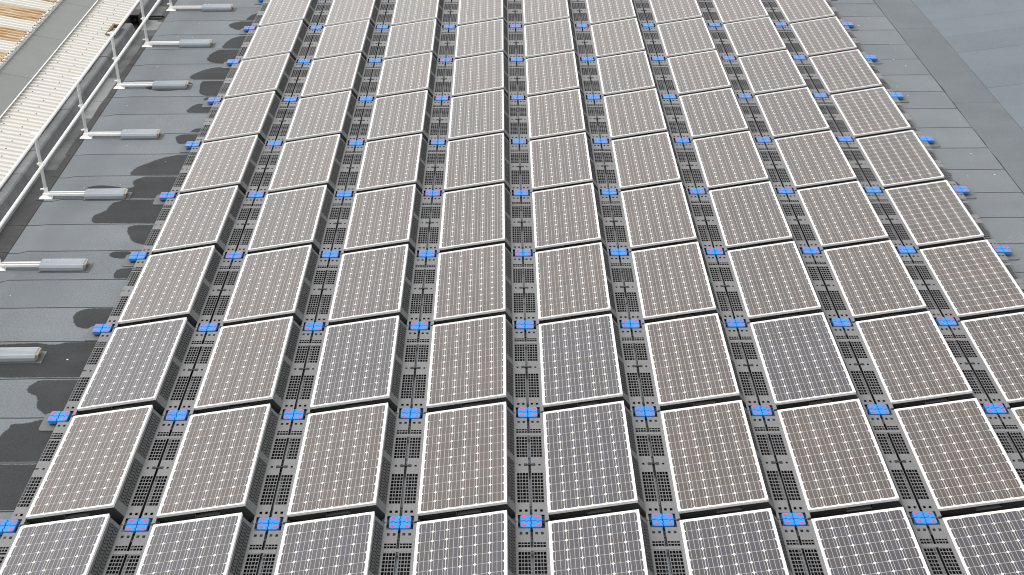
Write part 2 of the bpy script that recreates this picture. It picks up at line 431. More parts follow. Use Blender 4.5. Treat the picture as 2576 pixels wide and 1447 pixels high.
# rain-wet patches, each lying on one felt sheet
WET = [[[-0.07,10.26],[-0.19,10.21],[-0.37,10.13],[-0.54,10.01],[-0.69,9.84],[-0.81,9.72],[-0.86,9.57],[-0.88,9.45],[-0.84,9.35],[-0.09,9.35],[-0.07,9.63],[-0.08,10.05]],
[[-0.59,9.31],[-0.67,9.24],[-0.74,9.15],[-0.75,9.03],[-0.68,8.94],[-0.7,8.87],[-0.81,8.87],[-0.84,8.83],[-0.79,8.76],[-0.76,8.47],[-0.2,8.45],[-0.12,8.63],[-0.05,8.72],[-0.08,9.3]],
[[-1.48,8.88],[-1.37,8.95],[-1.25,8.97],[-1.07,8.94],[-0.85,8.88],[-0.74,8.47],[-1.37,8.48]],
[[-0.72,8.42],[-0.77,8.36],[-0.88,8.3],[-0.92,8.21],[-0.91,8.1],[-0.95,7.97],[-1.06,7.87],[-1.09,7.79],[-1.08,7.64],[-1.02,7.58],[-0.99,7.54],[-0.06,7.54],[-0.05,8.13],[-0.06,8.4]],
[[0.06,14.56],[-0.24,14.58],[-0.36,14.57],[-0.52,14.47],[-0.64,14.34],[-0.75,14.14],[-0.78,14.01],[-0.69,13.89],[-0.02,13.86],[-0.01,14.46]],
[[-0.02,13.82],[-0.47,13.8],[-0.49,13.65],[-0.45,13.43],[-0.43,13.21],[-0.37,13.09],[-0.25,12.99],[-0.06,12.96],[-0.01,13.23]],
[[-0.81,13.82],[-0.66,13.72],[-0.61,13.59],[-0.69,13.5],[-0.87,13.31],[-1.21,13.26],[-1.47,13.38],[-1.56,13.48],[-1.39,13.57]],
[[-0.06,12.93],[-0.24,12.93],[-0.27,12.84],[-0.24,12.75],[-0.04,12.74]],
[[-0.21,12.6],[-0.33,12.6],[-0.41,12.48],[-0.46,12.34],[-0.48,12.22],[-0.41,12.14],[-0.04,12.12],[-0.01,12.45]],
[[-0.05,11.52],[-0.15,11.37],[-0.21,11.2],[-0.05,11.18]],
[[-0.04,11.13],[-0.31,11.12],[-0.4,11.05],[-0.43,10.97],[-0.36,10.81],[-0.32,10.71],[-0.26,10.67],[-0.14,10.7],[-0.04,10.91]],
[[-0.02,17.49],[-0.34,17.48],[-0.48,17.37],[-0.56,17.24],[-0.48,17.08],[-0.3,16.89],[-0.14,16.89],[0.0,17.29]],
[[-0.03,18.28],[-0.13,17.96],[-0.23,17.62],[-0.18,17.55],[-0.03,17.54]],
[[0.0,16.55],[-0.18,16.49],[-0.33,16.33],[-0.41,16.09],[-0.44,15.79],[-0.38,15.7],[-0.02,15.69],[0.02,16.33]],
[[-0.02,15.65],[-0.46,15.64],[-0.59,15.43],[-0.63,15.08],[-0.56,14.92],[-0.36,14.79],[-0.13,14.79],[-0.04,15.13]],
[[-0.04,7.48],[-0.33,7.48],[-0.42,7.43],[-0.43,7.3],[-0.35,7.14],[-0.28,6.95],[-0.17,6.86],[-0.09,6.64],[-0.03,6.66],[-0.04,7.36]],
[[-0.17,6.6],[-0.45,6.6],[-0.51,6.48],[-0.43,6.39],[-0.28,6.35],[-0.15,6.4]],
[[-0.02,6.07],[-0.22,6.05],[-0.28,5.94],[-0.26,5.73],[-0.06,5.72],[-0.03,6.0]],
[[-0.06,5.63],[-0.09,5.52],[-0.07,5.42],[-0.02,5.41]],
[[-0.06,4.9],[-0.36,4.91],[-0.52,4.8],[-0.55,4.66],[-0.51,4.51],[-0.43,4.38],[-0.29,4.3],[-0.19,4.35],[-0.05,4.45],[-0.03,4.8]],
[[-0.02,3.98],[-0.44,3.98],[-0.51,3.92],[-0.66,3.91],[-0.83,3.96],[-1.11,3.94],[-1.34,3.92],[-1.79,3.9],[-1.51,3.1],[-0.04,3.06],[-0.01,3.93]],
[[-0.04,3.04],[-0.54,3.04],[-0.59,2.96],[-0.65,2.88],[-0.62,2.77],[-0.53,2.7],[-0.43,2.62],[-0.42,2.49],[-0.37,2.37],[-0.26,2.27],[-0.17,2.22],[-0.0,2.31]],
[[-0.29,2.15],[-0.4,2.06],[-0.6,2.06],[-0.6,1.99],[-0.61,1.92],[-0.65,1.87],[-0.65,1.8],[-0.75,1.66],[-0.97,1.53],[-0.88,1.26],[-0.02,1.25],[0.01,1.88],[-0.17,2.15]],
[[-1.14,1.24],[-0.03,1.23],[-0.02,0.68],[-0.04,0.29],[-0.81,0.31]],
[[13.11,10.13],[13.16,10.07],[13.13,9.79],[13.14,9.6],[13.12,9.41],[13.07,9.41],[13.03,9.68]],
[[13.12,9.3],[13.2,9.22],[13.2,9.09],[13.15,8.96],[13.2,8.85],[13.23,8.71],[13.11,8.63],[13.06,8.96]],
[[13.07,8.11],[13.13,8.04],[13.14,7.87],[13.12,7.6],[13.05,7.64],[13.02,7.87]],
[[13.11,7.44],[13.17,7.34],[13.14,7.12],[13.19,7.02],[13.14,6.86],[13.13,6.71],[13.05,6.74],[13.06,7.12]],
[[13.04,6.08],[13.12,6.05],[13.12,5.94],[13.12,5.85],[12.99,5.85]],
[[13.09,16.38],[13.17,16.23],[13.19,15.81],[13.2,15.72],[13.09,15.72]],
[[13.11,14.32],[13.17,14.15],[13.17,13.94],[13.09,13.9]],
[[13.12,13.82],[13.17,13.46],[13.19,13.1],[13.17,12.99],[13.06,13.03]]]
def chaikin(p, n):
    for _ in range(n):
        q = []
        for i in range(len(p)):
            a, c = Vector(p[i]), Vector(p[(i + 1) % len(p)])
            q += [a * .75 + c * .25, a * .25 + c * .75]
        p = q
    return [Vector(a) for a in p]
def area(p): return sum(p[i][0] * p[(i + 1) % len(p)][1] - p[(i + 1) % len(p)][0] * p[i][1] for i in range(len(p))) / 2
for poly in WET:
    cy = sum(q[1] for q in poly) / len(poly)
    s0 = [s for s in sheets if s[0] <= cy < s[1]][0]
    pts = []
    for x, y in poly:
        if -0.10 < x < 1.0: x = 0.35
        if 12.5 < x < 13.115: x = 12.8
        y = min(max(y, s0[0] + 0.004), s0[1] - 0.012)
        pts.append((x, y))
    # densify before smoothing so that the long sides keep their place
    dn = []
    for i in range(len(pts)):
        a, c = Vector(pts[i]), Vector(pts[(i + 1) % len(pts)])
        k = max(1, int((c - a).length / 0.12))
        dn += [a.lerp(c, j / k) for j in range(k)]
    pts = chaikin(dn, 1)
    if area(pts) < 0: pts.reverse()
    pts = [p + Vector((noise.noise((p.x * 11, p.y * 11, 4.0)) * 0.016, 0)) for p in pts]
    inner = [Vector(q) for q in inset(pts, 0.03)]
    outer = [Vector(q) for q in inset(pts, -0.02)]
    for q in outer: q.y = min(max(q.y, s0[0] + 0.012), s0[1] - 0.012)
    n = len(pts)
    me = bpy.data.meshes.new('wet_patch')
    me.from_pydata([(p.x, p.y, 0.003) for p in outer] + [(p.x, p.y, 0.003) for p in inner], [],
                   [(i, (i + 1) % n, n + (i + 1) % n, n + i) for i in range(n)] + [tuple(range(n, 2 * n))])
    at = me.attributes.new('wet', 'FLOAT', 'POINT')
    for i in range(2 * n): at.data[i].value = 0.0 if i < n else 1.0
    me.materials.append(M['wet'])
    link('wet_patch', me, s0[2])

# ------------------------------------------------------------------ gully and parapet kerb on the left
gully = empty('gully'); tag(gully, kind='structure')
laps = [-8.9, -6.2, -3.6, -1.0, 1.1, 3.3, 5.6, 7.5, 8.65, 9.6, 10.55, 11.9, 12.75, 14.0, 15.1, 16.0, 16.92, 17.60, 18.6, 20.5, 25, 29.9]
TONES = [(9.5, 'felt_gully_wet'), (11.8, 'felt_gully_mid'), (14.0, 'felt_gully_dry'), (16.9, 'felt_gully_mid'), (17.6, 'felt_gully_dry'), (19.0, 'felt_gully_mid'), (99, 'felt_gully_wet')]
tone = lambda y: [q for lim, q in TONES if y < lim][0]
xi = -2.068
for y0, y1 in zip(laps, laps[1:]):
    m = MB()
    prof = [(-2.478, -0.003), (-2.478, 0.03), (-2.40, 0.004), (-2.2, -0.002), (xi - .02, 0.004), (xi, 0.0), (xi, -0.003)]
    m.extrude_y(prof, y0 + .005, y1 - .005)
    link('gully_sheet', m.mesh('gully_sheet', M[tone(0.5 * (y0 + y1))]), gully)
# the dark border lapped over the edge of every felt sheet, one length per sheet
for k, s_ in enumerate(SEAMS[:-1]):
    if not 0 < s_ < 19: continue
    a, c = s_ - .05, SEAMS[k + 1] - .065
    if 16.5 < s_ < 17.2: continue
    wd_ = .11 + .05 * noise.noise((k * 3.7, 1, 2)); ws = wd_ + .035 * noise.noise((k * 2.3, 5, 1))
    m = MB(); m.prism([(xi + .006, a), (xi + .006, c), (xi - ws, c + .02), (xi - .5 * (wd_ + ws) - .012, .5 * (a + c)), (xi - wd_, a + .02)][::-1], 0.004, 0.009)
    link('lap_piece', m.mesh('lap_piece', M['felt_gully_wet']), gully)
m = MB(); m.box(-2.42, 17.64, .003, -2.1, 17.70, .035); m.box(-2.43, 17.76, .003, -2.09, 17.82, .05)
link('gully_bar', m.mesh('gully_bar', M['black']), gully)

kerb = empty('parapet_kerb', (-2.55, 0, 0))
tag(kerb, 'low grey felt covered kerb between the flat roof and cream metal roof', 'kerb')
kl = [-8.9 + 0.94 * i for i in range(42)]
gap_out = (16.7, 17.55)
for k, (y0, y1) in enumerate(zip(kl, kl[1:])):
    if y1 > 29.9: y1 = 29.9
    segs = [(y0, y1)]
    if y0 < gap_out[1] and y1 > gap_out[0]:
        segs = [(a, c) for a, c in ((y0, min(y1, gap_out[0])), (max(y0, gap_out[1]), y1)) if c - a > 0.02]
    for a, c in segs:
        j = 0.006 * math.sin(k * 2.3)
        pr = [(-2.80, -0.2), (-2.80, .22), (-2.70, .240 + j), (-2.545, .245 + j), (-2.515, .225 + j), (-2.49, .14), (-2.44, .04), (-2.40, .012), (-2.40, -0.2)]
        m = MB(); m.extrude_y([(x + 2.55, z) for x, z in pr], a + .004, c - .004)
        link('kerb_sheet', m.mesh('kerb_sheet', M['felt_kerb'], fix=True), kerb)
m = MB(); m.box(-0.149, -8.9, -0.2, 0.02, 29.9, 0.05)
link('kerb_core', m.mesh('kerb_core', M['bitumen']), kerb)

# ------------------------------------------------------------------ metal roofs beyond the kerb
SL = 0.2
def corr_sheet(name, x_hi, z_hi, x_lo, y0, nper, pitch, rib, h, m_, parent, screws=0):
    """trapezoidal sheet; ribs run down the slope towards +x"""
    prof = []
    for i in range(nper):
        yb = y0 + i * pitch
        prof += [(yb, 0), (yb + pitch * .5 - rib * .5 - h * .5, 0), (yb + pitch * .5 - rib * .5, h), (yb + pitch * .5 + rib * .5, h), (yb + pitch * .5 + rib * .5 + h * .5, 0)]
    prof.append((y0 + nper * pitch - .0015, 0))
    z_lo = z_hi - SL * (x_lo - x_hi)
    mb = MB(); n = len(prof)
    mb.v += [(x_hi, y, z_hi + z) for y, z in prof] + [(x_lo, y, z_lo + z) for y, z in prof]
    mb.v += [(x_hi, y, z_hi + z - .003) for y, z in prof] + [(x_lo, y, z_lo + z - .003) for y, z in prof]
    for k in range(n - 1):
        mb.f.append((k, n + k, n + k + 1, k + 1)); mb.m.append(0)
        mb.f.append((2 * n + k, 2 * n + k + 1, 3 * n + k + 1, 3 * n + k)); mb.m.append(0)
        mb.f.append((n + k, 3 * n + k, 3 * n + k + 1, n + k + 1)); mb.m.append(0)
        mb.f.append((k, k + 1, 2 * n + k + 1, 2 * n + k)); mb.m.append(0)
    o = link(name, mb.mesh(name, m_, fix=False), parent)
    if screws:
        sm = MB()
        for i in range(0, nper, 2):
            for f in screws_at:
                x = x_hi + (x_lo - x_hi) * (f + .04 * math.sin(i * 5 + y0)); z = z_hi - SL * (x - x_hi) + h
                y = y0 + (i + .5) * pitch
                sm.box(x - .009, y - .009, z, x + .009, y + .009, z + .01)
        s = link('screw_heads', sm.mesh('screw_heads', M['brown']), o); s['kind'] = 'stuff'
    return o
screws_at = (0.22, 0.62)
cream = empty('cream_metal_roof', (0, 0, 0))
tag(cream, 'narrow cream ribbed metal roof strip behind the guardrail and kerb', 'metal roof')
P_C = 0.157
x_hi, z_hi, x_lo = -3.49, 0.430, -2.70
npan = 6
y = -8.9
while y < 29.0:
    corr_sheet('roof_sheet', x_hi, z_hi, x_lo, y, npan, P_C, 0.028, 0.03, M['cream'], cream, 1)
    y += npan * P_C
# underside closure and eaves board below the cream sheets
m = MB(); m.hexa([(-3.5, -8.9, .0), (-2.82, -8.9, .0), (-2.82, 29.5, .0), (-3.5, 29.5, .0), (-3.5, -8.9, z_hi - .03), (-2.82, -8.9, .262), (-2.82, 29.5, .262), (-3.5, 29.5, z_hi - .03)])
link('roof_core', m.mesh('roof_core', M['bitumen']), cream)

cap = empty('grey_capping', (0, 0, 0))
tag(cap, 'flat grey capping strip between the cream roof and rusty roof', 'capping')
yj = [-8.9 + 2.15 * i for i in range(18)]
yj = [q + (17.07 - 14.92 * 1.0 - 2.15) for q in yj]
off = 14.92 - [q for q in yj if q <= 14.92][-1]
yj = [q + off for q in yj]
for y0, y1 in zip(yj, yj[1:]):
    m = MB()
    xa, xb = -4.11, -3.47
    za, zb = 0.475 + SL * .64, 0.475
    g = .005
    m.hexa([(xa, y0 + g, za - .04), (xb, y0 + g, zb - .04), (xb, y1 - g, zb - .04), (xa, y1 - g, za - .04), (xa, y0 + g, za), (xb, y0 + g, zb), (xb, y1 - g, zb), (xa, y1 - g, za)])
    link('capping_sheet', m.mesh('capping_sheet', M['cap_grey']), cap)
m = MB(); m.box(-3.468, yj[0], .474, -3.446, yj[-1], .488)
link('white_trim', m.mesh('white_trim', M['trim']), cap)
m = MB(); m.hexa([(-4.11, yj[0], 0), (-3.47, yj[0], 0), (-3.47, yj[-1], 0), (-4.11, yj[-1], 0), (-4.11, yj[0], .55), (-3.47, yj[0], .425), (-3.47, yj[-1], .425), (-4.11, yj[-1], .55)])
link('capping_core', m.mesh('capping_core', M['bitumen']), cap)

rusty = empty('rusty_metal_roof', (0, 0, 0))
tag(rusty, 'far left ribbed metal roof of alternating white and rust stained sheets', 'metal roof')
P_R = 0.1411
y = 13.69 - 1.27 * 18
X_LO = -4.16; X_HI = -9.5
Z_LO = 0.66; Z_HI = Z_LO + SL * (X_LO - X_HI)
while y < 29:
    corr_sheet('white_roof_sheet', X_HI, Z_HI, X_LO, y + .0, 4, P_R, .045, .03, M['white_sheet'], rusty) if True else None
    corr_sheet('rusty_roof_sheet', X_HI, Z_HI, X_LO, y + 4 * P_R, 5, P_R, .045, .03, M['rust_sheet'], rusty)
    y += 1.27
m = MB(); m.box(-4.135, -9.2, .60, -4.112, 29.5, .64)
link('eaves_trim', m.mesh('eaves_trim', M['trim']), rusty)
# pale foam fillers under the eaves, one per trough
m = MB()
yy = 13.69 - 1.27 * 18
bmx = bmesh.new()
k = 0
while yy + (k + .5) * P_R < 29:
    yc = yy + k * P_R
    mt = Matrix.Translation((-4.135 + .012 * math.sin(k * 3.1), yc, .66 + .008 * math.sin(k * 1.7))) @ Matrix.Diagonal((.042, .056, .036, 1))
    bmesh.ops.create_icosphere(bmx, subdivisions=1, radius=1.0, matrix=mt)
    k += 1
me = bpy.data.meshes.new('foam_filler'); bmx.to_mesh(me); bmx.free(); me.materials.append(M['foam'])
for p in me.polygons: p.use_smooth = True
o = link('foam_filler', me, rusty); o['kind'] = 'stuff'
m = MB(); m.hexa([(-9.5, -9.2, -.1), (-4.14, -9.2, -.1), (-4.14, 29.5, -.1), (-9.5, 29.5, -.1), (-9.5, -9.2, Z_HI - .02), (-4.14, -9.2, .6), (-4.14, 29.5, .6), (-9.5, 29.5, Z_HI - .02)])
link('roof_core', m.mesh('roof_core', M['wall']), rusty)
m = MB(); m.box(-12, -9.2, -9.98, -2.93, 29.8, -0.12)
tag(link('neighbouring_building', m.mesh('neighbouring_building', M['wall'])), 'building under the rusty and cream metal roofs at left', 'building')

# outlet through the kerb, brown bracket on the cream roof
out = empty('rain_outlet', (-2.55, 17.1, 0)); tag(out, 'dark felt lined rain outlet cut through the kerb', 'rain outlet')
m = MB(); m.box(-.15, -.40, -.05, -.13, .45, .24); m.box(-.15, -.40, -.05, .12, .45, .03)
link('liner', m.mesh('liner', M['felt_gully_wet']), out)
m = MB()
m.hexa([(-.14, .1, .22), (.06, .1, .22), (.06, .44, .22), (-.14, .44, .22), (-.14, .02, .285), (.075, .02, .285), (.075, .44, .285), (-.14, .44, .285)])
m.hexa([(.055, .05, .05), (.1, .05, .05), (.1, .44, .05), (.055, .44, .05), (.045, .03, .27), (.085, .03, .27), (.085, .44, .27), (.045, .44, .27)])
link('hood', m.mesh('hood', M['felt_gully_wet']), out)
m = MB(); m.tube((-.05, .1, .14), (-.05, .46, .14), .05, 14); link('pipe', m.mesh('pipe', M['black'], smooth=False), out)
br = empty('timber_bracket', (-2.78, 15.98, 0.29)); tag(br, 'weathered brown timber bracket lying on the cream roof edge', 'bracket')
for nm, bx in (('plank', (-.05, -.32, .02, -.0, .35, .07)), ('plank', (.09, -.25, .0, .14, .38, .05)), ('crosspiece', (-.0, -.3, .0, .09, -.24, .05)), ('crosspiece', (-.0, .27, .0, .09, .33, .06))):
    m = MB(); m.box(*bx); link(nm, m.mesh(nm, M['brown']), br)

# ------------------------------------------------------------------ guardrail
rail = empty('guardrail', (-2.05, 0, 0))
tag(rail, 'white galvanised free standing guardrail running along the left roof edge', 'guardrail')
RY = [18.36, 15.94, 13.52, 11.06, 8.56, 6.12, 3.62]
RY = RY + [20.8, 23.2]
def post_me():
    m = MB(); m.tube((0, 0, 0.03), (0, 0, 1.12), .027, 12); return m.mesh('post', M['galv_post'], smooth=False)
def clamp_me():
    m = MB()
    m.tube((-.0, 0, -.035), (0, 0, .035), .034, 12); m.tube((.052, -.035, 0), (.052, .035, 0), .032, 12); m.box(-.06, -.012, -.012, .03, .012, .012)
    return m.mesh('clamp', M['galv'])
def cap_me():
    m = MB(); m.tube((0, 0, -.035), (0, 0, .03), .036, 12); m.tube((.052, -.035, 0), (.052, .035, 0), .032, 12); m.box(-.075, -.014, -.004, .02, .014, .022)
    return m.mesh('top_clamp', M['galv'])
def foot_me():
    m = MB()
    m.hexa([(-.10, -.13, .006), (.13, -.13, .006), (.10, .03, .006), (-.07, .03, .006), (-.085, -.10, .03), (.1, -.10, .03), (.08, .02, .03), (-.055, .02, .03)])
    m.hexa([(-.06, -.07, .03), (.09, -.07, .03), (.09, .03, .03), (-.04, .03, .03), (-.04, -.05, .075), (.05, -.05, .075), (.05, .02, .075), (-.03, .02, .075)])
    m.tube((0, 0, .05), (0, 0, .16), .034, 12); m.box(-.085, -.012, .12, .03, .012, .14)
    return m.mesh('foot', M['galv'])
def arm_me():
    m = MB(); m.box(.05, -.056, .045, .72, -.022, .08); m.box(.05, .022, .045, .72, .056, .08)
    return m.mesh('outrigger_arm', M['galv'])
PM, CM, TM, FM, AM = post_me(), clamp_me(), cap_me(), foot_me(), arm_me()
for k, yv in enumerate(RY):
    p = link('post', PM, rail, (0, yv, 0))
    link('clamp', CM, p, (0, 0, .59)); link('top_clamp', TM, p, (0, 0, 1.10))
    link('foot', FM, rail, (0, yv, 0)); link('outrigger_arm', AM, rail, (0, yv - .035, 0))
m = MB(); m.tube((.052, -6, 1.10), (.052, 24, 1.10), .026, 12); link('top_rail', m.mesh('top_rail', M['galv']), rail)
m = MB(); m.tube((.052, -6, .59), (.052, 24, .59), .026, 12); link('mid_rail', m.mesh('mid_rail', M['galv']), rail)

# counterweights
def cw_parts():
    L, W, H = .655, .25, .105
    m = MB()
    prof = [(-W / 2, .018), (-W / 2 - .003, .07), (-W / 2 + .022, H - .004), (-W / 2 + .045, H)]
    n_r = 5
    for i in range(n_r):
        a = -W / 2 + .05 + (W - .10) * i / n_r; s_ = (W - .10) / n_r
        prof += [(a + .004, H), (a + .007, H + .004), (a + s_ - .007, H + .004), (a + s_ - .004, H)]
    prof += [(W / 2 - .045, H), (W / 2 - .022, H - .004), (W / 2 + .003, .07), (W / 2, .018)]
    n = len(prof)
    m.v += [(0, y, z) for y, z in prof] + [(L, y, z) for y, z in prof]
    for i in range(n):
        j = (i + 1) % n
        m.f.append((i, j, n + j, n + i)); m.m.append(0)
    m.f.append(tuple(range(n))); m.m.append(0); m.f.append(tuple(reversed(range(n, 2 * n)))); m.m.append(0)
    body_ = m.mesh('body', M['cw'])
    m = MB(); m.box(L, -.10, .02, L + .012, .10, .10); m.box(L + .012, -.095, .07, L + .03, .095, .095); endc = m.mesh('end_cap', M['cw_end'])
    m = MB(); m.tube((L + .012, 0, .05), (L + .016, 0, .05), .028, 12); hole = m.mesh('end_hole', M['black'])
    m = MB(); m.box(-.02, -.15, .003, L + .08, .14, .009); mat_ = m.mesh('rubber_mat', M['plastic_pad'])
    m = MB(); m.tube((.06, .02, H + .003), (.06, .02, H + .012), .012, 8); m.tube((.13, .02, H + .003), (.13, .02, H + .012), .012, 8); sc_ = m.mesh('bolt_heads', M['galv_post'])
    return body_, endc, hole, mat_, sc_
CB = cw_parts()
CWX = {18.36: -1.31, 15.94: -1.34, 13.52: -1.365, 11.06: -1.39, 8.56: -1.385, 6.12: -1.40, 3.62: -1.37}
CWL = ['topmost grey counterweight of the guardrail, near the far roof edge',
       'second grey counterweight from the top, on dry felt left of the panels',
       'third grey counterweight from the top, with a round damp patch below it',
       'fourth grey counterweight from the top, beside a damp patch near the panels',
       'fifth grey counterweight from the top, its right end on wet felt',
       'sixth grey counterweight from the top, on dry felt with mat showing at its end',
       'nearest grey counterweight, cut by the left edge, on dark wet felt']
for k, yv in enumerate(sorted(CWX, reverse=True)):
    o = empty('counterweight', (CWX[yv], yv - .035, 0.0), (0, 0, R([0, .4, -.3, .3, .6, -.2, .2][k])))
    tag(o, CWL[k], 'counterweight', 'counterweights along the guardrail')
    link('body', CB[0], o); e_ = link('end_cap', CB[1], o); link('end_hole', CB[2], e_); link('rubber_mat', CB[3], o); link('bolt_heads', CB[4], o)

# ------------------------------------------------------------------ solar array
ZC = 0.0896                     # top of the connector pads
ZF = ZC - 0.012                 # top of the tray flanges
XLO, XHI = 0.188, 1.186         # panel edges across, in one cell of the grid
YN, YF = 0.128, 2.075
ZLO, ZHI = ZC + 0.010, ZC + 0.172
TILT = math.atan2(ZHI - ZLO, XHI - XLO)
PW = math.hypot(XHI - XLO, ZHI - ZLO); PL = YF - YN
FR = 0.013; FD = 0.034          # frame lip and depth

def frame_me():
    m = MB()
    m.box(0, 0, -FD, PW, FR, 0); m.box(0, PL - FR, -FD, PW, PL, 0)
    m.box(0, FR, -FD, FR, PL - FR, 0); m.box(PW - FR, FR, -FD, PW, PL - FR, 0)
    return m.mesh('frame', M['alu'])
def backsheet_me():
    m = MB(); m.box(FR, FR, -.010, PW - FR, PL - FR, -.006); return m.mesh('backsheet', M['backsheet'])
MX, MY = 0.030, 0.032
CPX = (PW - 2 * MX) / 6; CPY = (PL - 2 * MY) / 12
GX, GY = 0.0056, 0.0050         # white gaps between cells
def cell_me(mn, into=None, ox=0, oy=0):
    m = into or MB()
    x0, x1, y0, y1 = GX / 2, CPX - GX / 2, GY / 2, CPY - GY / 2
    c = 0.0165; bw = 0.0014
    w_ = x1 - x0
    bars = [x0 + w_ * f for f in (1 / 6, .5, 5 / 6)]
    z = -.0045
    def q(pts, mi): m.poly([(ox + a, oy + b_, z) for a, b_ in pts], mi)
    q([(x0 + c, y0), (bars[0] - bw, y0), (bars[0] - bw, y1), (x0 + c, y1), (x0, y1 - c), (x0, y0 + c)], 0)
    q([(bars[0] + bw, y0), (bars[1] - bw, y0), (bars[1] - bw, y1), (bars[0] + bw, y1)], 0)
    q([(bars[1] + bw, y0), (bars[2] - bw, y0), (bars[2] - bw, y1), (bars[1] + bw, y1)], 0)
    q([(bars[2] + bw, y0), (x1 - c, y0), (x1, y0 + c), (x1, y1 - c), (x1 - c, y1), (bars[2] + bw, y1)], 0)
    for b_ in bars:
        q([(b_ - bw, y0), (b_ + bw, y0), (b_ + bw, y1), (b_ - bw, y1)], 1)
    return m if into else m.mesh('solar_cell', [M[mn], M['ribbon']], fix=False)
FRM, BSM = frame_me(), backsheet_me()
CELLS = {k: cell_me(k) for k in ('cell_a', 'cell_b', 'cell_c')}
def all_cells():
    m = MB()
    for i in range(6):
        for j in range(12): cell_me(None, m, MX + i * CPX, MY + j * CPY)
    return m.mesh('solar_cells', [M['cell_b'], M['ribbon']], fix=False)
ALLC = all_cells()

ORD = ['first', 'second', 'third', 'fourth', 'fifth', 'sixth', 'seventh', 'eighth', 'ninth', 'tenth', 'eleventh']
protos = {}
for k, cm in CELLS.items():
    root = empty('solar_panel'); tag(root, 'x', 'solar panel', 'solar panels in the rooftop array')
    link('frame', FRM, root); link('backsheet', BSM, root)
    for i in range(6):
        for j in range(12):
            link('solar_cell', cm, root, (MX + i * CPX, MY + j * CPY, 0))
    protos[k] = root
for r_ in protos.values():
    register(r_)
proto_x = empty('solar_panel'); tag(proto_x, 'x', 'solar panel', 'solar panels in the rooftop array')
link('frame', FRM, proto_x); link('backsheet', BSM, proto_x); o = link('solar_cells', ALLC, proto_x); o['kind'] = 'stuff'
register(proto_x)

# --- tray
HL = [(.0205, .0465), (.0525, .0845), (.0905, .1145), (.1205, .1505)]      # hole columns across a flange half, measured from the gap
def hole_rows(y0, y1, n):
    p = (y1 - y0) / n
    return [(y0 + p * i + .0055, y0 + p * (i + 1) - .0055) for i in range(n)]
def flange_me(name, mirror, xa, xb, holes_y, singles, slots, y0, y1, extra=None):
    """perforated plate between xa and xb; every hole is a real opening"""
    cells = []
    for (a, b_) in holes_y:
        for (h0, h1) in HL: cells.append((h0, h1, a, b_))
    for (h0, h1, a, b_) in singles: cells.append((h0, h1, a, b_))
    for s_ in slots: cells.append(s_)
    cells = [(max(c[0], xa), min(c[1], xb), max(c[2], y0), min(c[3], y1)) for c in cells]
    X = sorted({xa, xb} | {c[0] for c in cells} | {c[1] for c in cells})
    Y = sorted({y0, y1} | {c[2] for c in cells} | {c[3] for c in cells})
    def solid(x, y): return not any(c[0] < x < c[1] and c[2] < y < c[3] for c in cells)
    m = MB(); T = 0.004
    S = [[solid((X[i] + X[i + 1]) / 2, (Y[j] + Y[j + 1]) / 2) for j in range(len(Y) - 1)] for i in range(len(X) - 1)]
    fx = (lambda x: A - x) if mirror else (lambda x: x)
    # greedy: merge runs along y
    for i in range(len(X) - 1):
        j = 0
        while j < len(Y) - 1:
            if not S[i][j]: j += 1; continue
            k = j
            while k + 1 < len(Y) - 1 and S[i][k + 1]: k += 1
            p = [fx(X[i]), fx(X[i + 1])]
            m.poly([(p[0], Y[j], ZF), (p[1], Y[j], ZF), (p[1], Y[k + 1], ZF), (p[0], Y[k + 1], ZF)])
            j = k + 1
    # hole walls
    for c in cells:
        x0, x1 = fx(max(c[0], xa)), fx(c[1])
        for (ax, ay, bx, by) in ((x0, c[2], x1, c[2]), (x1, c[2], x1, c[3]), (x1, c[3], x0, c[3]), (x0, c[3], x0, c[2])):
            m.poly([(ax, ay, ZF), (bx, by, ZF), (bx, by, ZF - T), (ax, ay, ZF - T)])
    # outer skirt along the gap and the ends
    m.poly([(fx(xa), y0, ZF), (fx(xa), y1, ZF), (fx(xa), y1, ZF - .008), (fx(xa), y0, ZF - .008)])
    m.poly([(fx(xa), y0, ZF), (fx(xb), y0, ZF), (fx(xb), y0, .012), (fx(xa), y0, .012)])
    m.poly([(fx(xa), y1, ZF), (fx(xb), y1, ZF), (fx(xb), y1, .012), (fx(xa), y1, .012)])
    if extra: extra(m)
    return m.mesh(name, M['plastic'], fix=False)
rowsB = hole_rows(.330, .885, 9)
rowsA = hole_rows(1.180, 1.600, 7)
rowsS = [(1.672, 1.708), (1.722, 1.752)]
sing = []
for yc in (.192, 1.902):
    for (a, b_) in ((.038, .069), (.102, .133)): sing.append((a, b_, yc - .021, yc + .021))
sing.append((.104, .130, 1.018, 1.052))
cut = [(.0, .150, -0.10, .118), (.0, .150, 1.985, 2.2)]         # room for the connector pads
def lip(m):
    m.poly([(.156, 0.02, ZF), (.160, 0.02, ZF + .004), (.160, B - .02, ZF + .004), (.156, B - .02, ZF)])
    m.poly([(.160, 0.02, ZF + .004), (.196, 0.02, ZF + .012), (.196, B - .02, ZF + .012), (.160, B - .02, ZF + .004)])
    m.poly([(.156, 0.02, ZF), (.196, 0.02, ZF + .012), (.196, 0.02, .012), (.156, 0.02, .012)])
LFM = flange_me('grille_flange', False, .015, .156, rowsA + rowsB + rowsS, sing + [(.0, .06, 1.02, 1.05)], cut + [(.0, .154, 1.625, 1.655)], 0.004, B - .004, lip)
def rfoot(m):
    m.poly([(A - .165, 0.02, ZF), (A - .176, 0.02, ZF + .004), (A - .176, B - .02, ZF + .004), (A - .165, B - .02, ZF)])
RFM = flange_me('grille_flange', True, .015, .165, rowsA + rowsB + rowsS, sing + [(.0, .06, 1.02, 1.05)], cut, 0.004, B - .004, rfoot)
